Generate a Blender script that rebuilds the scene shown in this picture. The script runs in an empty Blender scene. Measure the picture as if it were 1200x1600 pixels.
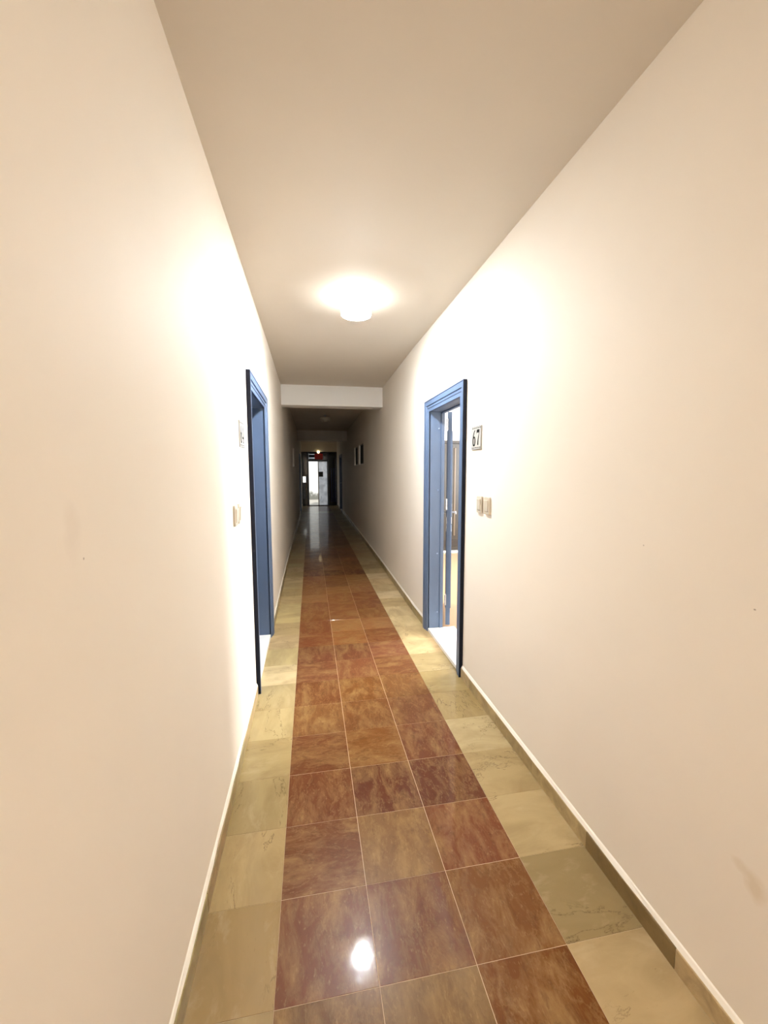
import bpy, math, random
from mathutils import Vector, Matrix
random.seed(7)
scene = bpy.context.scene
COL = scene.collection

# ------------------------------------------------------------------ camera
F_PX, YAW, PITCH, ROLL, CAM_H = 640.71, .1768, -.0993, -.0029, 1.5
cy, sy, cp, sp = math.cos(YAW), math.sin(YAW), math.cos(PITCH), math.sin(PITCH)
fwd = Vector((sy*cp, cy*cp, sp)); right = Vector((cy, -sy, 0)); up = right.cross(fwd)
cr, sr = math.cos(ROLL), math.sin(ROLL)
r2 = right*cr + up*sr; u2 = up*cr - right*sr
cam = bpy.data.cameras.new('camera'); cam_o = bpy.data.objects.new('camera', cam); COL.objects.link(cam_o)
cam_o.matrix_world = Matrix(((r2.x, u2.x, -fwd.x, 0), (r2.y, u2.y, -fwd.y, 0), (r2.z, u2.z, -fwd.z, CAM_H), (0, 0, 0, 1)))
cam.sensor_fit = 'VERTICAL'; cam.sensor_height = 36; cam.sensor_width = 27
cam.lens = 36*F_PX/1600; cam.clip_start = .02
scene.camera = cam_o

# ------------------------------------------------------------------ world, sun, daylight, exposure
w = bpy.data.worlds.new('sky'); scene.world = w; w.use_nodes = True
bg = w.node_tree.nodes['Background']; bg.inputs[0].default_value = (.86, .93, 1, 1); bg.inputs[1].default_value = 1.3
sun = bpy.data.lights.new('sun', 'SUN'); sun.energy = 3.5; sun.angle = .01; sun.color = (1, .96, .9)
sun_o = bpy.data.objects.new('sun', sun); COL.objects.link(sun_o); sun_o.rotation_euler = (math.radians(38), 0, math.radians(-25))
day = bpy.data.lights.new('room_daylight', 'AREA'); day.shape = 'RECTANGLE'; day.size = 1.5; day.size_y = 1.3
day.energy = 700; day.color = (.93, .97, 1)
day_o = bpy.data.objects.new('room_daylight', day); COL.objects.link(day_o)
day_o.location = (4.62, 4.6, 1.6); day_o.rotation_euler = (0, math.radians(90), 0)
vs = scene.view_settings
vs.view_transform = 'Standard'; vs.look = 'None'; vs.gamma = 1; vs.use_curve_mapping = False; vs.exposure = 0.0
LAMP_FRONT, LAMP_FILL = 2000.0, 4100.0

# ------------------------------------------------------------------ materials
def srgb(r, g, b):
    f = lambda c: (c/255/12.92) if c/255 <= .04045 else ((c/255+.055)/1.055)**2.4
    return (f(r), f(g), f(b), 1)
class NT:
    def __init__(s, name):
        s.m = bpy.data.materials.new(name); s.m.use_nodes = True; s.t = s.m.node_tree
        s.b = s.t.nodes['Principled BSDF']
    def n(s, typ, ins=None, **kw):
        nd = s.t.nodes.new(typ)
        for k, v in kw.items(): setattr(nd, k, v)
        for k, v in (ins or {}).items(): s.put(nd.inputs[k], v)
        return nd
    def put(s, sock, v):
        if isinstance(v, bpy.types.NodeSocket): s.t.links.new(v, sock)
        else: sock.default_value = v
    def set(s, **kw):
        for k, v in kw.items(): s.put(s.b.inputs[k.replace('_', ' ')], v)
    def math(s, op, a, b=None, clamp=False):
        nd = s.n('ShaderNodeMath', operation=op, use_clamp=clamp); s.put(nd.inputs[0], a)
        if b is not None: s.put(nd.inputs[1], b)
        return nd.outputs[0]
    def mix(s, fac, a, b, mode='MIX'):
        nd = s.n('ShaderNodeMix', data_type='RGBA', blend_type=mode)
        s.put(nd.inputs[0], fac); s.put(nd.inputs[6], a); s.put(nd.inputs[7], b); return nd.outputs[2]
    def noise(s, vec, scale, detail=4, rough=.55, dist=0):
        nd = s.n('ShaderNodeTexNoise', {'Scale': scale, 'Detail': detail, 'Roughness': rough, 'Distortion': dist})
        if vec is not None: s.put(nd.inputs['Vector'], vec)
        return nd.outputs['Fac']
    def ramp(s, fac, lo, hi):
        nd = s.n('ShaderNodeMapRange', {'Value': fac, 'From Min': lo, 'From Max': hi}); nd.clamp = True; return nd.outputs[0]
    def bump(s, h, strength, dist=.01):
        nd = s.n('ShaderNodeBump', {'Strength': strength, 'Distance': dist, 'Height': h}); s.put(s.b.inputs['Normal'], nd.outputs[0])
def plain(name, col, rough=.5, metal=0, **kw):
    t = NT(name); t.set(Base_Color=col, Roughness=rough, Metallic=metal, **kw); return t.m

def wall_paint(name, col, blobs=()):
    t = NT(name); pos = t.n('ShaderNodeNewGeometry').outputs['Position']
    n1 = t.noise(pos, 1.3, 3); n2 = t.noise(pos, 60, 3)
    c = t.mix(t.ramp(n1, .3, .75), col, tuple(v*.955 for v in col[:3])+(1,))
    for (cen, rad, amt, dark) in blobs:          # stains and nail holes with their own shape
        d = t.n('ShaderNodeVectorMath', {0: pos, 1: cen}, operation='SUBTRACT').outputs[0]
        d = t.n('ShaderNodeVectorMath', {0: d, 1: tuple(1/r for r in rad)}, operation='MULTIPLY').outputs[0]
        l = t.n('ShaderNodeVectorMath', {0: d}, operation='LENGTH').outputs['Value']
        l = t.math('ADD', l, t.math('MULTIPLY', t.math('SUBTRACT', t.noise(pos, 25, 2), .5), .8))
        c = t.mix(t.math('MULTIPLY', t.ramp(l, 1.0, .35), amt), c, dark)
    t.set(Base_Color=c, Roughness=.7, Specular_IOR_Level=.3)
    h = t.math('ADD', t.math('MULTIPLY', t.noise(pos, 2.2, 2), 1.0), t.math('MULTIPLY', n2, .03))
    t.bump(h, .15, .02)
    return t.m

WALL = srgb(240, 231, 218)
brown_stain = srgb(196, 170, 120); hole = srgb(120, 100, 80)
M = {}
M['wall_r'] = wall_paint('wall_paint_right', WALL, [((1.06, .742, .468), (.06, .03, .045), .32, brown_stain), ((1.06, .775, .492), (.06, .035, .018), .22, brown_stain),
    ((1.06, 1.149, 1.257), (.03, .004, .004), .5, hole), ((1.06, .8, 1.16), (.03, .004, .003), .7, hole), ((1.06, 3.146, 2.131), (.03, .008, .006), .6, hole)])
M['wall_l'] = wall_paint('wall_paint_left', WALL, [((-.386, .59, 1.473), (.03, .002, .008), .6, hole), ((-.386, .773, 1.352), (.03, .003, .003), .6, hole),
    ((-.386, 2.729, 2.125), (.03, .008, .03), .55, hole), ((-.386, .745, 1.4), (.03, .03, .06), .14, srgb(200, 180, 165))])
M['wall'] = wall_paint('wall_paint', WALL)
M['ceil'] = wall_paint('ceiling_paint', srgb(221, 212, 199))
M['beam'] = wall_paint('beam_paint', srgb(242, 240, 236))
M['fillet'] = plain('white_plaster', srgb(244, 238, 226), .6)
M['room_wall'] = plain('room_white_paint', srgb(244, 242, 236), .6)

GAIN_RED, GAIN_CREAM = (.57, .535, .38), (.57, .535, .49)
def tile_mat(name, red):
    t = NT(name)
    oi = t.n('ShaderNodeObjectInfo'); tc = t.n('ShaderNodeTexCoord')
    rnd = oi.outputs['Random']
    off = t.n('ShaderNodeCombineXYZ', {0: t.math('MULTIPLY', rnd, 37.), 1: t.math('MULTIPLY', rnd, 91.), 2: t.math('MULTIPLY', rnd, 13.)}).outputs[0]
    ang = t.math('MULTIPLY', t.math('GREATER_THAN', t.math('FRACT', t.math('MULTIPLY', rnd, 7.3)), .55), math.pi/2)
    ro = t.n('ShaderNodeVectorRotate', {'Vector': tc.outputs['Object'], 'Angle': ang}, rotation_type='Z_AXIS').outputs[0]
    st = t.n('ShaderNodeVectorMath', {0: ro, 1: (1.0, .42, 1.0)}, operation='MULTIPLY').outputs[0]
    v = t.n('ShaderNodeVectorMath', {0: st, 1: off}, operation='ADD').outputs[0]
    base = oi.outputs['Color']
    if red:
        cloud = t.noise(v, 13, 9, .68, .5)
        c = t.mix(t.ramp(cloud, .44, .66), t.mix(.12, base, srgb(80, 40, 20)), t.mix(.55, base, srgb(190, 158, 118)))
        dk = t.noise(v, 34, 9, .72, .4)
        c = t.mix(t.math('MULTIPLY', t.ramp(dk, .53, .68), .55), c, t.mix(.6, base, srgb(70, 36, 14)))
        sp_ = t.noise(v, 120, 3)
        c = t.mix(t.math('MULTIPLY', t.ramp(sp_, .6, .75), .45), c, srgb(198, 165, 130))
        vn = t.noise(v, 6.5, 8, .62, .3)
        vein = t.ramp(t.math('ABSOLUTE', t.math('SUBTRACT', vn, .5)), .014, .0)
        c = t.mix(t.math('MULTIPLY', vein, .2), c, srgb(205, 172, 130))
        crack = t.ramp(t.math('ABSOLUTE', t.math('SUBTRACT', t.noise(v, 4, 9, .62, .5), .47)), .004, .0)
        c = t.mix(t.math('MULTIPLY', crack, .22), c, srgb(52, 30, 16))
    else:
        cloud = t.noise(v, 7, 6, .6, .7)
        c = t.mix(t.ramp(cloud, .38, .7), base, t.mix(.55, base, srgb(156, 132, 88)))
        d2 = t.noise(v, 16, 6, .65, .4)
        c = t.mix(t.math('MULTIPLY', t.ramp(d2, .55, .75), .35), c, srgb(232, 214, 176))
        crack = t.ramp(t.math('ABSOLUTE', t.math('SUBTRACT', t.noise(v, 4.2, 9, .64, .5), .52)), .006, .0)
        gate = t.ramp(t.noise(v, 3.2, 2), .44, .56)
        c = t.mix(t.math('MULTIPLY', t.math('MULTIPLY', crack, gate), .8), c, srgb(92, 70, 38))
        sp_ = t.noise(v, 90, 3)
        c = t.mix(t.math('MULTIPLY', t.ramp(sp_, .7, .8), .35), c, srgb(120, 98, 60))
    c = t.mix(1.0, c, (GAIN_RED if red else GAIN_CREAM)+(1,), 'MULTIPLY')
    rg = t.noise(v, 9, 4)
    t.set(Base_Color=c, Roughness=t.math('ADD', .26, t.math('MULTIPLY', rg, .16)), Specular_IOR_Level=.12, Coat_Weight=.22, Coat_Roughness=.06, Coat_IOR=1.5)
    t.bump(t.math('ADD', t.noise(tc.outputs['Object'], 7, 3), t.math('MULTIPLY', t.noise(v, 45, 3), .12)), .07, .01)
    t.put(t.b.inputs['Coat Normal'], t.b.inputs['Normal'].links[0].from_socket)
    return t.m
M['red'] = tile_mat('red_marble', True)
M['cream'] = tile_mat('cream_marble', False)
M['grout'] = plain('pale_grout', srgb(196, 168, 138), .8)
def skirt_mat():
    t = NT('skirting_marble'); oi = t.n('ShaderNodeObjectInfo'); tc = t.n('ShaderNodeTexCoord')
    off = t.math('MULTIPLY', oi.outputs['Random'], 60.)
    v = t.n('ShaderNodeVectorMath', {0: tc.outputs['Object'], 1: off}, operation='ADD').outputs[0]
    c = t.mix(t.ramp(t.noise(v, 14, 6, .6, .8), .35, .7), oi.outputs['Color'], t.mix(.5, oi.outputs['Color'], srgb(86, 66, 36)))
    t.set(Base_Color=c, Roughness=.35); t.bump(t.noise(v, 60, 3), .15, .004); return t.m
M['skirt'] = skirt_mat()
def blue_mat(name, col, rough=.4):
    t = NT(name); pos = t.n('ShaderNodeNewGeometry').outputs['Position']
    c = t.mix(t.ramp(t.noise(pos, 6, 4), .35, .75), col, tuple(x*.93 for x in col[:3])+(1,))
    t.set(Base_Color=c, Roughness=rough); t.bump(t.noise(pos, 140, 2), .06, .002); return t.m
M['blue'] = blue_mat('blue_enamel', srgb(84, 102, 130))
M['steel'] = plain('brushed_steel', srgb(205, 205, 208), .3, .9)
M['enamel'] = plain('white_enamel', srgb(225, 225, 222), .35)
M['capm'] = plain('screw_cap', srgb(132, 150, 184), .35)
M['marble'] = plain('white_marble', srgb(246, 246, 244), .25)
M['ivory'] = plain('ivory_plastic', srgb(194, 184, 167), .5)
M['plate'] = plain('glazed_ceramic', srgb(178, 175, 168), .5)
M['ink'] = plain('black_print', srgb(22, 21, 20), .9, Specular_IOR_Level=.1)
M['inkgrey'] = plain('grey_print', srgb(70, 64, 56), .9, Specular_IOR_Level=.1)
M['dark_edge'] = plain('dark_navy', srgb(18, 22, 36), .7, Specular_IOR_Level=.2)  # flat dark navy for the thin strip added on the casing edge
M['navy'] = plain('navy_metal', srgb(20, 24, 44), .3)
M['blueglass'] = plain('blue_tinted_strip', srgb(60, 74, 128), .15)
M['darkglass'] = plain('dark_glass', srgb(9, 9, 13), .08)
M['darkpane'] = plain('dull_dark_glass', srgb(16, 12, 9), .6, Specular_IOR_Level=.15)
M['slat'] = plain('pale_louvre', srgb(176, 188, 214), .3)
M['red_sign'] = plain('red_enamel', srgb(200, 26, 22), .4)
M['brown'] = plain('brown_wood', srgb(40, 34, 27), .45)
M['brownl'] = plain('light_wood_bead', srgb(84, 72, 58), .45)
M['dark'] = plain('dark_wood', srgb(34, 26, 20), .5)
M['roomfloor'] = plain('room_floor_tile', srgb(168, 138, 110), .2)
M['offglass'] = plain('opal_glass_unlit', srgb(214, 210, 200), .25)
M['pave'] = plain('pavement_concrete', srgb(170, 165, 155), .9)
def outdoor_wall():
    t = NT('whitewashed_wall'); pos = t.n('ShaderNodeNewGeometry').outputs['Position']
    z = t.n('ShaderNodeSeparateXYZ', {0: pos}).outputs['Z']
    d = t.math('ADD', z, t.math('MULTIPLY', t.noise(pos, 5, 5), -.9))
    c = t.mix(t.ramp(d, .0, -.25), srgb(245, 245, 240), srgb(120, 120, 112)); t.set(Base_Color=c, Roughness=.8); return t.m
M['outwall'] = outdoor_wall()
def frosted():
    t = NT('frosted_glass'); pos = t.n('ShaderNodeNewGeometry').outputs['Position']
    c = t.mix(t.ramp(t.noise(pos, 4, 4, .6, .6), .35, .7), srgb(238, 240, 244), srgb(190, 193, 200))
    tr = t.n('ShaderNodeBsdfTranslucent', {0: c}); df = t.n('ShaderNodeBsdfDiffuse', {0: c})
    gl = t.n('ShaderNodeBsdfGlossy', {0: (1, 1, 1, 1), 'Roughness': .2})
    m1 = t.n('ShaderNodeMixShader', {0: .2, 1: tr.outputs[0], 2: df.outputs[0]}); m2 = t.n('ShaderNodeMixShader', {0: .05, 1: m1.outputs[0], 2: gl.outputs[0]})
    t.t.links.new(m2.outputs[0], t.t.nodes['Material Output'].inputs[0]); return t.m
M['frost'] = frosted()
def glow(name, col, strength):
    t = NT(name); t.set(Base_Color=(.9, .9, .88, 1), Emission_Color=col, Emission_Strength=strength); return t.m
M['lit_front'] = glow('lit_opal_glass', (.95, 1, 1.03, 1), LAMP_FRONT)
M['lit_fill'] = glow('fill_opal_glass_warm', (1, .9, .77, 1), LAMP_FILL)
M['lit_shade'] = glow('glowing_opal_shade', (.98, 1, .98, 1), 26)
M['lit_yellow'] = glow('lit_yellow_glass', (1, .8, .42, 1), 6)

# ------------------------------------------------------------------ mesh helpers
class MB:
    def __init__(s): s.v = []; s.f = []
    def quad(s, *p):
        i = len(s.v); s.v += [tuple(q) for q in p]; s.f.append(tuple(range(i, i+len(p)))); return s
    def box(s, a, b):
        i = len(s.v)
        for z in (a[2], b[2]):
            s.v += [(a[0], a[1], z), (b[0], a[1], z), (b[0], b[1], z), (a[0], b[1], z)]
        s.f += [tuple(i+k for k in q) for q in ((3, 2, 1, 0), (4, 5, 6, 7), (0, 1, 5, 4), (1, 2, 6, 5), (2, 3, 7, 6), (3, 0, 4, 7))]
        return s
    def bbox(s, a, b, c=.003, ax=2):
        """box chamfered on the +/-ax end faces (both), c = chamfer"""
        o = [k for k in range(3) if k != ax]
        rings = []
        for t_, ins in ((a[ax], c), (a[ax]+c, 0), (b[ax]-c, 0), (b[ax], c)):
            ring = []
            for p, q in ((0, 0), (1, 0), (1, 1), (0, 1)):
                co = [0, 0, 0]; co[ax] = t_
                co[o[0]] = (a[o[0]]+ins) if not p else (b[o[0]]-ins)
                co[o[1]] = (a[o[1]]+ins) if not q else (b[o[1]]-ins)
                ring.append(tuple(co))
            rings.append(ring)
        return s.loft(rings)
    def loft(s, rings, cap=True, closed=True):
        i = len(s.v); n = len(rings[0])
        for r in rings: s.v += [tuple(p) for p in r]
        for k in range(len(rings)-1):
            for j in range(n if closed else n-1):
                j2 = (j+1) % n; s.f.append((i+k*n+j, i+k*n+j2, i+(k+1)*n+j2, i+(k+1)*n+j))
        if cap: s.f += [tuple(i+j for j in reversed(range(n))), tuple(i+(len(rings)-1)*n+j for j in range(n))]
        return s
    def lathe(s, prof, c=(0, 0, 0), n=24, axis='z'):
        rings = []
        for r, h in prof:
            ring = []
            for j in range(n):
                a = 2*math.pi*j/n; x, y = max(r, 1e-4)*math.cos(a), max(r, 1e-4)*math.sin(a)
                p = (x, y, h) if axis == 'z' else ((h, x, y) if axis == 'x' else (x, h, y))
                ring.append((c[0]+p[0], c[1]+p[1], c[2]+p[2]))
            rings.append(ring)
        return s.loft(rings)
    def build(s, name, mat, parent=None, loc=None, smooth=False, origin=None, fix=True):
        me = bpy.data.meshes.new(name)
        org = Vector((0, 0, 0))
        if parent is not None: org = Vector(parent.get('_org', (0, 0, 0)))
        if origin is not None: base = Vector(origin)
        else: base = org
        me.from_pydata([tuple(Vector(v)-base) for v in s.v], [], s.f)
        if fix:
            import bmesh
            bm = bmesh.new(); bm.from_mesh(me); bmesh.ops.remove_doubles(bm, verts=bm.verts, dist=1e-6)
            bmesh.ops.recalc_face_normals(bm, faces=bm.faces); bm.to_mesh(me); bm.free()
        me.materials.append(M[mat] if isinstance(mat, str) else mat)
        if smooth:
            for p in me.polygons: p.use_smooth = True
        o = bpy.data.objects.new(name, me); COL.objects.link(o)
        o.parent = parent; o.location = base-org
        o['_org'] = tuple(base)
        if loc is not None: o.location = loc
        return o
def tag(o, label=None, cat=None, group=None, kind=None):
    if label: o['label'] = label
    if cat: o['category'] = cat
    if group: o['group'] = group
    if kind: o['kind'] = kind
    return o
def root(name, loc, label, cat, group=None, kind=None):
    o = bpy.data.objects.new(name, None); COL.objects.link(o); o.location = loc; o['_org'] = tuple(loc)
    o.empty_display_size = .1
    return tag(o, label, cat, group, kind)
def smooth_angle(o, deg=40):
    for p in o.data.polygons: p.use_smooth = True
    o.data.set_sharp_from_angle(angle=math.radians(deg)); return o

# ------------------------------------------------------------------ the shell
YB, YE, ZC = -5.0, 18.1, 2.754
def interp(pts):
    def f(y):
        if y <= pts[0][0]: return pts[0][1]
        for (a, b), (c, d) in zip(pts, pts[1:]):
            if y <= c: return b+(d-b)*(y-a)/(c-a)
        return pts[-1][1]
    return f
RK = [(-6, 1.064), (4.2, 1.064), (6.25, 1.098), (13, 1.15), (19, 1.15)]
LK = [(-6, -.386), (4.2, -.386), (6.25, -.396), (13, -.38), (19, -.37)]
xr, xl = interp(RK), interp(LK)

def wall(name, xf, knots, side, thick, holes, mat, label):
    ys = sorted({YB, YE+.3} | {k for k, _ in knots if YB < k < YE} | {h for q in holes for h in q[:2]})
    zs = sorted({0, ZC} | {h for q in holes for h in q[2:]})
    mb = MB()
    def solid(i, j):
        if not (0 <= i < len(ys)-1 and 0 <= j < len(zs)-1): return False
        yc, zc = (ys[i]+ys[i+1])/2, (zs[j]+zs[j+1])/2
        return not any(a < yc < b and c < zc < d for a, b, c, d in holes)
    P = lambda i, j, t: (xf(ys[i])+side*t, ys[i], zs[j])
    for i in range(len(ys)-1):
        for j in range(len(zs)-1):
            if not solid(i, j): continue
            for t in (0, thick): mb.quad(P(i, j, t), P(i+1, j, t), P(i+1, j+1, t), P(i, j+1, t))
            if not solid(i-1, j): mb.quad(P(i, j, 0), P(i, j+1, 0), P(i, j+1, thick), P(i, j, thick))
            if not solid(i+1, j): mb.quad(P(i+1, j, 0), P(i+1, j+1, 0), P(i+1, j+1, thick), P(i+1, j, thick))
            if not solid(i, j-1): mb.quad(P(i, j, 0), P(i+1, j, 0), P(i+1, j, thick), P(i, j, thick))
            if not solid(i, j+1): mb.quad(P(i, j+1, 0), P(i+1, j+1, 0), P(i+1, j+1, thick), P(i, j+1, thick))
    return tag(mb.build(name, mat), label, 'wall', kind='structure')
DR = (2.80, 3.62, 0, 2.045)      # doorway of room 67
DL = (2.83, 3.735, 0, 2.06)      # doorway of room 64
FR = (15.25, 16.15, 0, 2.05)     # far doorways
FL = (14.9, 15.8, 0, 2.05)
W1, W2, W3 = (8.72, 9.55, 1.655, 2.1), (9.87, 10.65, 1.655, 2.1), (9.6, 10.4, 1.62, 2.07)
wall('wall_right', xr, RK, 1, .14, [DR, FR, W1, W2], 'wall_r', 'cream painted corridor wall with door 67 and two high windows')
wall('wall_left', xl, LK, -1, .17, [DL, FL, W3], 'wall_l', 'cream painted corridor wall with door 64')
tag(MB().box((-.8, YB-.15, 0), (1.4, YB, ZC)).build('wall_back', 'wall'), 'cream end wall of the corridor behind the viewer', 'wall', kind='structure')
tag(MB().box((-.8, YB-.2, ZC), (4.9, YE+.3, ZC+.15)).build('ceiling', 'ceil'), 'flat cream painted corridor ceiling', 'ceiling', kind='structure')
def beam(n, y, zb, label, depth=.25):
    tag(MB().bbox((xl(y)-.02, y, zb), (xr(y)+.02, y+depth, ZC+.02), .006, 2).build('trim_%d' % n, 'beam'), label, 'beam', kind='structure')
beam(1, 6.24, 2.462, 'white ceiling beam across the corridor past doors 64 and 67')
beam(2, 13.0, 2.44, 'shaded ceiling beam across the corridor near the entrance')
tag(MB().box((xl(18)-.02, YE, 2.34), (xr(18)+.02, YE+.2, ZC)).build('wall_end', 'wall'), 'plain lintel wall over the dark entrance door', 'wall', kind='structure')

# floor slab with grout, the tiles are pieces of their own
floor = tag(MB().box((-.8, YB-.2, -.12), (1.3, YE+.3, -.0009)).build('floor', 'grout'), 'corridor floor of red marble tiles between two cream marble borders', 'floor', kind='structure')
XE = [-.1308, .1701, .4708, .773]
Y0, S = 1.042, .3011
def shade(c, j=10):
    k = random.uniform(-j, j); return srgb(*[max(0, min(255, v+k+random.uniform(-3, 3))) for v in c])
reds = [(138, 88, 62), (150, 104, 74), (128, 76, 54), (142, 92, 58), (134, 84, 60), (146, 94, 70)]
creams = [(206, 186, 144), (198, 178, 134), (212, 194, 154), (190, 168, 124), (202, 182, 140)]
known = {  # (row, column): colour read off the photograph
 (-1, 1): (126, 88, 56), (-1, 2): (146, 114, 80), (-1, 3): (134, 80, 30), (-1, 0): (196, 174, 128), (-1, 4): (216, 192, 148),
 (0, 1): (136, 84, 60), (0, 2): (132, 82, 58), (0, 3): (140, 90, 48), (0, 0): (186, 160, 112), (0, 4): (176, 156, 112),
 (1, 1): (136, 86, 58), (1, 2): (156, 118, 84), (1, 3): (142, 82, 54), (1, 0): (208, 184, 136), (1, 4): (214, 192, 146),
 (2, 1): (134, 80, 54), (2, 2): (116, 64, 46), (2, 3): (118, 66, 44), (2, 0): (194, 174, 126), (2, 4): (208, 186, 140),
 (3, 1): (132, 80, 54), (3, 2): (146, 94, 52), (3, 3): (134, 80, 54), (3, 0): (202, 182, 134), (3, 4): (228, 210, 166),
 (4, 1): (148, 102, 68), (4, 2): (142, 92, 58), (4, 3): (138, 88, 62), (4, 0): (216, 198, 150), (4, 4): (200, 178, 128),
 (5, 1): (134, 82, 54), (5, 2): (140, 90, 52), (5, 3): (142, 96, 60), (5, 4): (196, 176, 126), (5, 0): (212, 194, 148),
 (6, 1): (140, 86, 66), (6, 2): (146, 92, 70), (6, 3): (138, 86, 58), (6, 4): (206, 188, 142),
 (7, 1): (134, 78, 62), (7, 2): (130, 76, 60), (7, 3): (144, 86, 70)}
GX, GY = .0011, .0008
def tile_mesh(mb, cx, cyy, hx, hy, c=.0006, t=.011):
    return mb.loft([[(-hx+i, -hy+i, z), (hx-i, -hy+i, z), (hx-i, hy-i, z), (-hx+i, hy-i, z)] for z, i in ((-t, 0), (-c, 0), (0, c))])
for k in range(-3, 57):
    ya, yb = Y0+k*S, min(Y0+(k+1)*S, YE+.05)
    edges = [xl((ya+yb)/2)-.01]+XE+[xr((ya+yb)/2)+.02]
    for c in range(5):
        xa, xb = edges[c], edges[c+1]
        gl = GX if c in (2, 3) else .0004; gr = GX if c in (1, 2) else .0004
        xa2, xb2 = xa+gl, xb-gr
        mb = MB(); hx, hy = (xb2-xa2)/2, (yb-ya)/2-(GY if c in (1, 2, 3) else .0004)
        tile_mesh(mb, 0, 0, hx, hy)
        cross = k in (46, 47)
        red = c in (1, 2, 3) and not cross
        o = mb.build('red_tile' if red else 'cream_tile', 'red' if red else 'cream', floor, fix=False)
        o.location = ((xa2+xb2)/2, (ya+yb)/2, random.uniform(-.0002, .0002))
        o.rotation_euler = (random.uniform(-.0009, .0009), random.uniform(-.0009, .0009), 0)
        o.color = srgb(*known[(k, c)]) if (k, c) in known else shade(tuple(v*(1.2 if red and 5 < k < 16 else 1.17 if 4 < k < 16 else 1) for v in random.choice(reds if red else creams)))  # middle rows lightened in colour to stand in for stronger lamplight there
for nm, mt, cols in (('red_tile_rest', 'red', (1, 2, 3)), ('cream_tile_rest', 'cream', (0, 4))):   # behind the viewer
    mb = MB()
    for k in range(-20, -3):
        edges = [xl(0)-.01]+XE+[xr(0)+.02]
        for c in cols: mb.box((edges[c]+GX, Y0+k*S+GY, -.01), (edges[c+1]-GX, Y0+(k+1)*S-GY, 0))
    o = mb.build(nm, mt, floor); o['kind'] = 'stuff'; o.color = srgb(*(reds[0] if mt == 'red' else creams[0]))

# skirting: marble pieces with a plaster fillet on top
def skirting(name, xf, side, doors, label, start):
    bs = root(name, (0, 0, 0), label, 'baseboard', kind='structure')
    spans = []; y = .0
    cur = -.6
    for a, b in doors: spans.append((cur, a)); cur = b
    spans.append((cur, YE))
    fill = MB()
    for a, b in spans:
        y = a
        cuts = [a]
        t_ = start
        while t_ < b:
            if t_ > a+.06: cuts.append(t_)
            t_ += .408
        cuts.append(b)
        for p, q in zip(cuts, cuts[1:]):
            ym = (p+q)/2; d = random.uniform(-.0012, .0012)
            rings = []
            for yy in (p+.0008, q-.0008):
                X = lambda t: xf(yy)-side*t
                rings.append([(X(-.004), yy, -.002), (X(.0125+d), yy, -.002), (X(.0125+d), yy, .068+d), (X(.0105+d), yy, .071+d), (X(-.004), yy, .071+d)])
            o = MB().loft(rings).build('skirting_tile', 'skirt', bs, origin=(xf(ym), ym, .035))
            if side > 0 and .92 < ym < 1.34: o.color = srgb(126, 104, 66)
            else: o.color = shade(random.choice([(176, 156, 116), (168, 148, 108), (184, 164, 124), (160, 140, 100)]), 8)
            rf = []
            n = max(1, int((q-p)/.1))
            for i in range(n+1):
                yy = p+(q-p)*i/n; j = .0012*math.sin(yy*23)+.0008*math.sin(yy*51+1)
                X = lambda t: xf(yy)-side*t
                rf.append([(X(-.003), yy, .066), (X(.0095+j), yy, .0705), (X(.0085+j), yy, .0735+j), (X(.0035), yy, .086+j), (X(-.003), yy, .094+j)])
            fill.loft(rf)
    f = fill.build('plaster_fillet', 'fillet', bs); f['label'] = 'white plaster fillet along the top of the skirting'
CW = .098
skirting('baseboard_right', xr, 1, [(DR[0]-CW+.02, DR[1]+CW), (FR[0]-CW, FR[1]+CW)], 'cream marble skirting tiles along the wall of door 67', .925)
skirting('baseboard_left', xl, -1, [(DL[0]-CW, DL[1]+CW), (FL[0]-CW, FL[1]+CW)], 'cream marble skirting tiles along the wall of door 64', .94)

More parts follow.
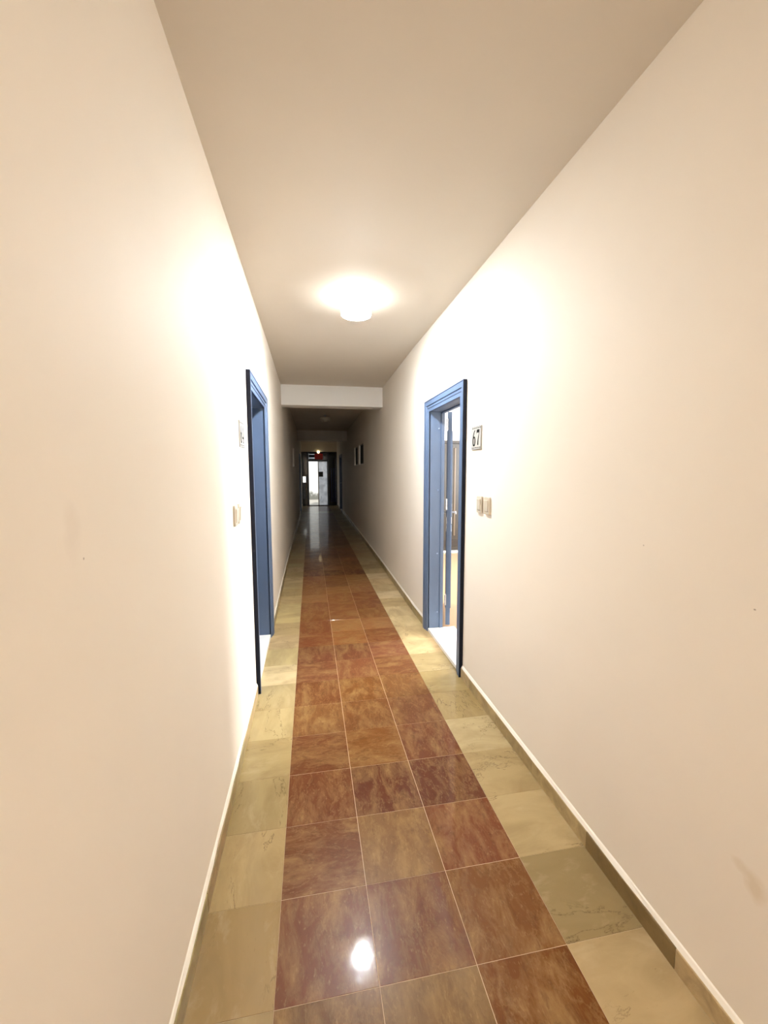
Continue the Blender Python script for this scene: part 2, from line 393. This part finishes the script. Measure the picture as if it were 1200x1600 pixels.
# ------------------------------------------------------------------ corridor doors
PROF = [(0, -.004), (0, .012), (.026, .012), (.03, .0165), (.048, .0165), (.052, .024), (.088, .024), (.092, .028), (CW, .028), (CW, -.004)]
def door(n, xf, side, hole, depth, label, caps=(), mat='blue', thr=True, lining=.02):
    y0, y1, _, zt = hole
    xw = xf((y0+y1)/2)
    d = root('door_%d' % n, (xw, (y0+y1)/2, 0), label, 'door', kind='structure')
    a, b, z = y0+lining, y1-lining, zt-lining
    X = lambda t: xw-side*t
    st = [((a, 0), (-1, 0)), ((a, z), (-1, 1)), ((b, z), (1, 1)), ((b, 0), (1, 0))]
    rings = [[(X(w_), yy+dy*u, zz+dz*u) for u, w_ in PROF] for (yy, zz), (dy, dz) in st]
    smooth_angle(MB().loft(rings).build('casing', mat, d), 25)
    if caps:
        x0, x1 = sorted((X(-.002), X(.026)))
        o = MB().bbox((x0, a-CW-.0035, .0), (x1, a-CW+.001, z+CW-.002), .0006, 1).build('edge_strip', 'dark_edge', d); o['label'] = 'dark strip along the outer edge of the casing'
    # linings with a stop rebate towards the room
    def lin(ya, yb, za, zb, name):
        m = MB().bbox((min(X(.006), X(-depth)), ya, za), (max(X(.006), X(-depth)), yb, zb), .001, 0)
        return m.build(name, mat, d)
    lin(y0, a, 0, zt, 'jamb'); j2 = lin(b, y1, 0, zt, 'jamb'); lin(a, b, z, zt, 'head_jamb')
    s0, s1 = sorted((X(-depth), X(-depth+.03)))
    MB().box((s0, a, 0), (s1, a+.012, z)).build('door_stop', mat, d)
    MB().box((s0, b-.012, 0), (s1, b, z)).build('door_stop', mat, d)
    MB().box((s0, a+.012, z-.012), (s1, b-.012, z)).build('door_stop', mat, d)
    for t_, zc in caps:
        m = MB().lathe([(.0, -.005), (.004, -.0045), (.007, -.0025), (.0078, 0), (.0078, .001)], (X(-t_), b, zc), 12, 'y')
        o = m.build('screw_cap', 'capm', d, smooth=True)
    if thr:
        x0, x1 = sorted((X(.004), X(-depth-.12)))
        o = MB().bbox((x0, a, -.002), (x1, b, .03), .003, 2).build('threshold', 'marble', d); o['label'] = 'white marble door sill'
    return d, a, b, z, X
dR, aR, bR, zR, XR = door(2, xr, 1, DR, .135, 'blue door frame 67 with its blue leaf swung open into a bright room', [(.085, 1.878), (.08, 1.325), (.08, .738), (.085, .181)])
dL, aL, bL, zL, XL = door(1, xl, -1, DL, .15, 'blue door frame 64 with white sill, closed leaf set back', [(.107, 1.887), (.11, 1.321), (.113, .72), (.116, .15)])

def leaf(parent, p0, direction, width, height, mat='blue', thick=.042, zb=.006, handle=True, hinge=True, hmat='steel'):
    """leaf from hinge p0 (x,y) along direction; thickness to the right-hand side of the direction"""
    u = Vector((direction[0], direction[1], 0)).normalized(); nrm = Vector((u.y, -u.x, 0))
    P = lambda s_, t_, z_: tuple(Vector((p0[0], p0[1], 0))+u*s_+nrm*t_+Vector((0, 0, z_)))
    def obox(m, s0, s1, t0, t1, z0, z1, c=.002):
        rings = []
        for t_, i in ((t0, c), (t0+c, 0), (t1-c, 0), (t1, c)):
            rings.append([P(s0+i, t_, z0+i), P(s1-i, t_, z0+i), P(s1-i, t_, z1-i), P(s0+i, t_, z1-i)])
        return m.loft(rings)
    lf = obox(MB(), 0, width, 0, thick, zb, height).build('leaf', mat, parent)
    for z0, z1 in ((.16, .92), (1.06, height-.16)):
        for t0, t1 in ((-.006, .001), (thick-.001, thick+.006)):
            m = MB()
            obox(m, .12, width-.12, t0, t1, z0, z1, .0015)
            m.build('raised_panel', mat, lf)
    if hinge:
        for z in (.23, 1.14, 1.87):
            m = MB()
            for q in range(3): m.lathe([(.0, 0), (.009, .001), (.0095, .004), (.0095, .030), (.009, .033), (0, .034)], P(-.008, -.004, z+q*.035), 10)
            obox(m, -.004, .05, -.0022, -.0002, z+.005, z+.1, .0004)
            m.build('hinge', hmat, lf)
    if handle:
        for sgn, t0 in ((1, thick), (-1, 0)):
            m = MB(); s_ = width-.06
            obox(m, s_-.02, s_+.02, t0 if sgn > 0 else t0-.008, t0+.008 if sgn > 0 else t0, .92, 1.14, .002)
            t_ = sorted((t0, t0+sgn*.05)); obox(m, s_-.008, s_+.008, t_[0], t_[1], 1.042, 1.058)
            t_ = sorted((t0+sgn*.04, t0+sgn*.056)); obox(m, s_-.12, s_+.01, t_[0], t_[1], 1.04, 1.06, .003)
            m.build('handle', 'steel', lf)
    return lf
leaf(dR, (1.243, 3.64), (.333, .943), .76, 2.035, zb=.036)
# room 64: closed leaf set back behind the stop
leaf(dL, (XL(-.151), bL-.012), (0, -1), bL-aL-.024, zL-.014, zb=.034, hinge=False)
for n, hole, xf, side, lab in ((4, FR, xr, 1, 'dark closed blue door in the shaded far bay on the wall of door 67'), (5, FL, xl, -1, 'dark closed blue door in the shaded far bay on the wall of door 64')):
    d_, a_, b_, z_, X_ = door(n, xf, side, hole, .12, lab)
    if side > 0: leaf(d_, (X_(-.06), a_+.002), (0, 1), b_-a_-.004, z_-.004, zb=.034, hinge=False)
    else: leaf(d_, (X_(-.06), b_-.002), (0, -1), b_-a_-.004, z_-.004, zb=.034, hinge=False)

# ------------------------------------------------------------------ high windows
def high_window(n, xf, side, hole, label):
    a, b, c, d = hole; xw = xf((a+b)/2); X = lambda t: xw-side*t
    r_ = root('window_%d' % n, (xw, (a+b)/2, c), label, 'window', kind='structure')
    x0, x1 = sorted((X(-.032), X(-.057))); t = .02
    m = MB()
    m.box((x0, a, c), (x1, a+t, d)); m.box((x0, b-t, c), (x1, b, d)); m.box((x0, a+t, c), (x1, b-t, c+t)); m.box((x0, a+t, d-t), (x1, b-t, d))
    m.build('window_frame', 'navy', r_)
    x0, x1 = sorted((X(-.038), X(-.045)))
    MB().box((x0, a+t, c+t), (x1, b-t, d-t)).build('pane', 'darkpane', r_)
    x0, x1 = sorted((X(.006), X(-.032)))
    MB().bbox((x0, a-.02, c-.018), (x1, b+.02, c), .003, 2).build('sill', 'fillet', r_)
high_window(1, xr, 1, W1, 'small high window with dark pane, nearer door 67 of the pair')
high_window(2, xr, 1, W2, 'small high window with dark pane, nearer the entrance of the pair')
high_window(3, xl, -1, W3, 'small high window with dark pane in the wall of door 64')

# ------------------------------------------------------------------ the room behind door 67
RX0, RX1, RY0, RY1 = 1.206, 4.6, 1.6, 7.2
def st(name, mb, mat, label, cat): return tag(mb.build(name, mat), label, cat, kind='structure')
st('floor_room', MB().box((1.2, RY0-.1, -.1), (RX1+.3, RY1+.1, .002)), 'roomfloor', 'beige tiled floor of the room behind door 67', 'floor')
RD = (2.2, 3.1, 2.05)
m = MB(); m.box((RX0-.01, RY1, 0), (RD[0], RY1+.15, ZC)); m.box((RD[1], RY1, 0), (RX1+.15, RY1+.15, ZC)); m.box((RD[0], RY1, RD[2]), (RD[1], RY1+.15, ZC))
st('wall_room_far', m, 'room_wall', 'white room wall with a brown door seen through doorway 67', 'wall')
st('wall_room_near', MB().box((RX0-.01, RY0-.15, 0), (RX1+.15, RY0, ZC)), 'room_wall', 'white near wall of the room behind door 67', 'wall')
WN = (3.85, 5.35, .95, 2.25)
m = MB()
m.box((RX1, RY0, 0), (RX1+.15, WN[0], ZC)); m.box((RX1, WN[1], 0), (RX1+.15, RY1, ZC)); m.box((RX1, WN[0], 0), (RX1+.15, WN[1], WN[2])); m.box((RX1, WN[0], WN[3]), (RX1+.15, WN[1], ZC))
st('wall_room_window', m, 'room_wall', 'white wall with the daylight window of the room behind door 67', 'wall')
wn = root('window_4', (RX1+.05, 4.6, WN[2]), 'white framed daylight window of the room behind door 67', 'window', kind='structure')
m = MB()
for a, b, c, d in ((WN[0], WN[0]+.05, WN[2], WN[3]), (WN[1]-.05, WN[1], WN[2], WN[3]), (4.575, 4.625, WN[2], WN[3]), (WN[0], WN[1], WN[2], WN[2]+.05), (WN[0], WN[1], WN[3]-.05, WN[3])):
    MB().box((RX1-.06+.05, a, c), (RX1+.01, b, d)).build('window_frame', 'room_wall', wn)
# brown door in the far wall of that room
bd = root('door_6', (2.65, RY1, 0), 'brown wooden inner door seen through doorway 67', 'door', kind='structure')
MB().box((RD[0], RY1-.012, 0), (RD[0]+.06, RY1+.1, RD[2])).build('jamb', 'dark', bd); MB().box((RD[1]-.06, RY1-.012, 0), (RD[1], RY1+.1, RD[2])).build('jamb', 'dark', bd)
MB().box((RD[0]+.06, RY1-.012, RD[2]-.05), (RD[1]-.06, RY1+.1, RD[2])).build('head_jamb', 'dark', bd)
bl = MB().bbox((RD[0]+.062, RY1+.03, .01), (RD[1]-.062, RY1+.07, RD[2]-.052), .003, 1).build('leaf', 'brown', bd)
MB().bbox((2.60, RY1+.018, .30), (2.635, RY1+.031, 1.92), .003, 1).build('bead', 'brownl', bl)
MB().bbox((2.70, RY1+.018, .30), (3.0, RY1+.031, 1.92), .006, 1).build('panel', 'brown', bl)
MB().bbox((RD[0]+.08, RY1+.018, .10), (RD[1]-.08, RY1+.031, .22), .004, 1).build('kick_plate', 'dark', bl)
MB().bbox((RD[0], RY1-.06, 0), (RD[1], RY1+.1, .02), .002, 2).build('threshold', 'marble', bd)

# ------------------------------------------------------------------ entrance at the corridor end
gx0, gx1 = xl(18.1), xr(18.1)
en = root('door_3', ((gx0+gx1)/2, YE, 0), 'dark navy entrance door with a bright opening and a frosted pane at the corridor end', 'door', kind='structure')
ya, yb = YE+.02, YE+.09
def eb(x0, x1, z0, z1, name, mat, y0=ya, y1=yb, par=None, c=.004):
    return MB().bbox((x0, y0, z0), (x1, y1, z1), c, 1).build(name, mat, par or en)
for x0, x1 in ((gx0, gx0+.05), (-.135, -.06), (.728, .80), (gx1-.06, gx1)): eb(x0, x1, 0, 2.34, 'frame_post', 'navy')
eb(gx0, gx1, 2.285, 2.34, 'head_rail', 'navy', ya-.004, yb+.004); eb(-.06, .728, 1.925, 2.0, 'transom_bar', 'navy')
eb(-.06, .728, 0, .03, 'bottom_rail', 'navy')
sl = eb(gx0+.05, -.135, .0, 2.285, 'sidelight', 'darkglass', YE+.05, YE+.058)
# left sidelight: dark glass with an opening strip through which the daylight shows
bpy.data.objects.remove(sl)
for z0, z1 in ((0, 1.02), (1.28, 2.285)): eb(gx0+.05, -.135, z0, z1, 'sidelight_pane', 'darkglass', YE+.05, YE+.058, c=.001)
eb(gx0+.05, -.135, 1.0, 1.02, 'sidelight_bar', 'navy'); eb(gx0+.05, -.135, 1.28, 1.30, 'sidelight_bar', 'navy'); eb(-.195, -.135, 1.02, 1.28, 'sidelight_bar', 'navy')
eb(.80, gx1-.06, 0, 2.285, 'sidelight_pane', 'darkglass', YE+.05, YE+.058, c=.001)
for x in (.90, .985, 1.05): eb(x, x+.018, .15, 1.65, 'sidelight_strip', 'blueglass', YE+.03, YE+.045, c=.002)
for x in (-.30, -.25): eb(x, x+.014, .3, .98, 'sidelight_strip', 'slat', YE+.03, YE+.045, c=.002)
eb(.54, .728, 2.0, 2.285, 'transom_pane', 'darkglass', YE+.06, YE+.068, c=.001)
eb(-.06, .54, 2.0, 2.285, 'transom_pane', 'frost', YE+.06, YE+.066, c=.001)
for z in (2.0, 2.105, 2.14, 2.175, 2.25):
    m = MB(); m.loft([[(x, YE+.02, z), (x, YE+.026, z-.004), (x, YE+.055, z+.036), (x, YE+.049, z+.04)] for x in (-.05, .54)]); m.build('louvre_slat', 'navy', en)
eb(.325, .36, .03, 1.925, 'meeting_stile', 'fillet', YE+.03, YE+.07)
eb(.36, .728, .03, 1.925, 'frosted_pane', 'frost', YE+.045, YE+.051, c=.001)
nt = tag(MB().bbox((.365, YE+.036, 1.265), (.55, YE+.0445, 1.485), .001, 1).build('notice', 'dark'), 'small dark notice on the frosted entrance pane', 'notice')
sg = tag(MB().bbox((.20, YE-.035, 2.02), (.55, YE+.018, 2.25), .008, 1).build('red_sign', 'red_sign'), 'small red sign box over the entrance opening', 'sign')
el = root('entrance_lamp', (.36, YE-.05, 2.26), 'small glowing yellow lamp above the red sign at the entrance', 'lamp')
MB().lathe([(0, 0), (.03, .001), (.033, .01), (.02, .02), (.014, .03), (0, .031)], (.36, YE-.02, 2.25), 16).build('lamp_base', 'steel', el, smooth=True)
MB().lathe([(0, .028)]+[(.052*math.sin(a), .078-.052*math.cos(a)) for a in [math.pi*i/10 for i in range(1, 10)]]+[(0, .13)], (.36, YE-.02, 2.25), 18).build('globe', 'lit_yellow', el, smooth=True)
# outside
tag(MB().box((-6, YE+.3, -.12), (8, 26, -.02)).build('floor_outside', 'pave'), 'sunlit concrete pavement outside the entrance', 'pavement', kind='structure')
tag(MB().box((-6, 22.5, -.02), (8, 22.7, 4)).build('wall_outside', 'outwall'), 'sunlit white wall across the yard outside the entrance', 'wall', kind='structure')

# ------------------------------------------------------------------ ceiling lamps
def ceiling_lamp(x, y, lit, label, group='round ceiling lamps along the corridor'):
    r_ = root('ceiling_lamp', (x, y, ZC), label, 'lamp', group)
    MB().lathe([(0, .0), (.03, 0), (.031, -.006), (.024, -.012), (.016, -.02), (.016, -.052), (0, -.052)], (x, y, ZC), 24).build('canopy', 'steel', r_, smooth=True)
    hd = smooth_angle(MB().lathe([(.0, -.047), (.05, -.048), (.052, -.053), (0, -.053)], (x, y, ZC), 28).build('shade_holder', 'steel', r_))
    for i in range(3):
        a = math.pi*2*i/3+math.radians(270); c, s_ = math.cos(a), math.sin(a)
        m = MB().lathe([(0, -.004), (.0018, -.004), (.0018, .006), (.004, .007), (.004, .013), (0, .014)], (0, 0, 0), 8, 'x')
        m.v = [(x+c*(.05+vx)-s_*vy, y+s_*(.05+vx)+c*vy, ZC-.0505+vz) for vx, vy, vz in m.v]
        m.build('thumb_screw', 'dark', hd, smooth=True)
    # opal glass drum, open below, with the bulb inside
    R_ = .108
    prof = [(.05, -.054), (R_-.006, -.055), (R_, -.06), (R_+.002, -.09), (R_, -.124), (R_-.004, -.126), (R_-.005, -.122), (R_-.003, -.09), (R_-.006, -.062), (.05, -.0585)]
    m = MB(); n = 36
    m.loft([[(x+r*math.cos(2*math.pi*k/n), y+r*math.sin(2*math.pi*k/n), ZC+h) for k in range(n)] for r, h in prof+prof[:1]], cap=False)
    smooth_angle(m.build('glass_shade', lit[1] if lit else 'offglass', r_), 50)
    bp = [(.02, -.056), (.022, -.085), (.04, -.095)]+[(.054*math.cos(a), -.108-.046*math.sin(a)) for a in [math.radians(q) for q in (0, 12, 24, 36, 48, 60, 72, 82, 90)]]
    MB().lathe(bp[:3]+[(.053, -.1075), (0, -.1075)], (x, y, ZC), 24).build('bulb_base', 'enamel', r_, smooth=True)
    MB().lathe(bp[3:], (x, y, ZC), 32).build('bulb', lit[0] if lit else 'offglass', r_, smooth=True)
ceiling_lamp(.352, 3.10, ('lit_front', 'lit_shade'), 'lit white glass ceiling lamp between doors 64 and 67')
ceiling_lamp(.352, 9.45, None, 'unlit glass ceiling lamp in the dark bay past the first beam')
ceiling_lamp(.6, -3.2, ('lit_fill', 'lit_shade'), 'unseen lit ceiling lamp added behind the viewer as fill')  # unseen lamp added as fill, set off centre to brighten the left wall

# ------------------------------------------------------------------ number signs and switches
def ribbon(mb, pts, T):
    n = len(pts); L = []
    for i, (u, v, w_) in enumerate(pts):
        a = pts[max(0, i-1)]; b = pts[min(n-1, i+1)]
        d = Vector((b[0]-a[0], b[1]-a[1])); d = d.normalized() if d.length else Vector((1, 0))
        L.append((u-d.y*w_, v+d.x*w_, u+d.y*w_, v-d.x*w_))
    for p, q in zip(L, L[1:]): mb.quad(T(p[0], p[1]), T(p[2], p[3]), T(q[2], q[3]), T(q[0], q[1]))
def curve(pts, k=6):
    out = []
    P = [pts[0]]+list(pts)+[pts[-1]]
    for i in range(1, len(P)-2):
        for j in range(k):
            t = j/k
            out.append(tuple(.5*(2*P[i][c]+(P[i+1][c]-P[i-1][c])*t+(2*P[i-1][c]-5*P[i][c]+4*P[i+1][c]-P[i+2][c])*t*t+(3*P[i][c]-P[i-1][c]-3*P[i+1][c]+P[i+2][c])*t**3) for c in range(3)))
    return out+[pts[-1]]
DIG = {
 '6': [curve([(.8, .99, .035), (.58, .9, .05), (.36, .7, .085), (.24, .45, .115), (.22, .25, .12), (.32, .06, .085), (.5, 0.01, .04), (.68, .07, .085), (.78, .26, .12), (.72, .45, .095), (.55, .55, .04), (.4, .49, .035), (.3, .38, .03)])],
 '7': [[(.14, .9, .085), (.45, .915, .075), (.7, .9, .085), (.9, .93, .07)], [(.16, .97, .04), (.13, .84, .04), (.1, .7, .015)], curve([(.88, .96, .03), (.74, .7, .05), (.58, .42, .085), (.5, .2, .115), (.48, 0, .125)])],
 '4': [[(.62, .98, .03), (.36, .64, .03), (.1, .3, .035)], [(.06, .29, .05), (.94, .29, .05)], [(.66, 1.0, .1), (.66, .02, .1)], [(.42, .02, .025), (.9, .02, .025)]],
}
def number_sign(text, xf, side, yc, zc, label):
    w_, h_ = .152, .148; xw = xf(yc)
    r_ = root('number_sign', (xw, yc, zc-h_/2), label, 'sign', 'door number signs')
    x0, x1 = sorted((xw+side*.001, xw-side*.007))
    MB().bbox((x0, yc-w_/2, zc-h_/2), (x1, yc+w_/2, zc+h_/2), .0012, 0).build('plate', 'plate', r_)
    T = lambda u, v: (xw-side*.0074, yc-side*u, zc+v)        # u to the reader's right
    dw, dh = .056, .098
    for i, ch in enumerate(text):
        m = MB(); u0 = -.063+i*.064
        for s_ in DIG[ch]: ribbon(m, [(u, v, q*1.3) for u, v, q in s_], lambda u, v, u0=u0: T(u0+u*dw, -.047+v*dh))
        m.build('digit', 'ink', r_, fix=False)
    for v0 in (.0625, -.0625):
        m = MB()
        for k in range(9):
            u = -.062+k*.0155
            ribbon(m, [(u-.006, v0-.001, .0014), (u-.001, v0+.001, .0032), (u+.006, v0, .0016)], T)
        m.build('border_band', 'ink', r_, fix=False)
    for q in ([(.0705, -.07, .0018), (.0705, .07, .0018)], [(-.0705, -.07, .0015), (-.0705, .07, .0015)], [(-.068, .0712, .001), (.07, .0712, .001)], [(-.068, -.0715, .0010), (.07, -.0715, .0010)]):
        m = MB(); ribbon(m, q, T); m.build('edge_line', 'ink', r_, fix=False)
number_sign('67', xr, 1, 2.53, 1.711, 'white ceramic plate with black number 67 beside the open door')
number_sign('64', xl, -1, 2.484, 1.711, 'white ceramic plate with black number 64 on the opposite wall, beside the closed door')

def switch(xf, side, yc, zc, label, w_=.078, h_=.106):
    xw = xf(yc); r_ = root('light_switch', (xw, yc, zc-h_/2), label, 'switch', 'light switches beside the doors')
    def rb(t0, t1, hw, hh, rad, name, par, slope=0):
        rings = []
        for t, ins in ((t0, 0), (t1-.003, 0), (t1-.001, .0012), (t1, .004)):
            ring = []
            for cx, cz, a0 in ((1, 1, 0), (-1, 1, 90), (-1, -1, 180), (1, -1, 270)):
                for q in range(4):
                    a = math.radians(a0+q*30); R_ = max(rad-ins, .0005)
                    yy = cx*(hw-rad)+R_*math.cos(a); zz = cz*(hh-rad)+R_*math.sin(a)
                    ring.append((xw-side*(t+slope*zz*(t > t0+.001)), yc+yy, zc+zz))
            rings.append(ring)
        return MB().loft(rings).build(name, 'ivory', par)
    rb(-.001, .012, w_/2, h_/2, .008, 'cover_plate', r_)
    rb(.0115, .017, w_/2-.013, h_/2-.018, .004, 'rocker', r_, .03)
switch(xr, 1, 2.455, 1.288, 'ivory light switch closer to the frame of the open door 67')
switch(xr, 1, 2.342, 1.288, 'ivory light switch farther from the frame of the open door 67')
switch(xl, -1, 2.30, 1.276, 'ivory light switch closer to the frame of the closed door 64')
switch(xl, -1, 2.187, 1.276, 'ivory light switch farther from the frame of the closed door 64')
for o in bpy.data.objects:
    if '_org' in o: del o['_org']
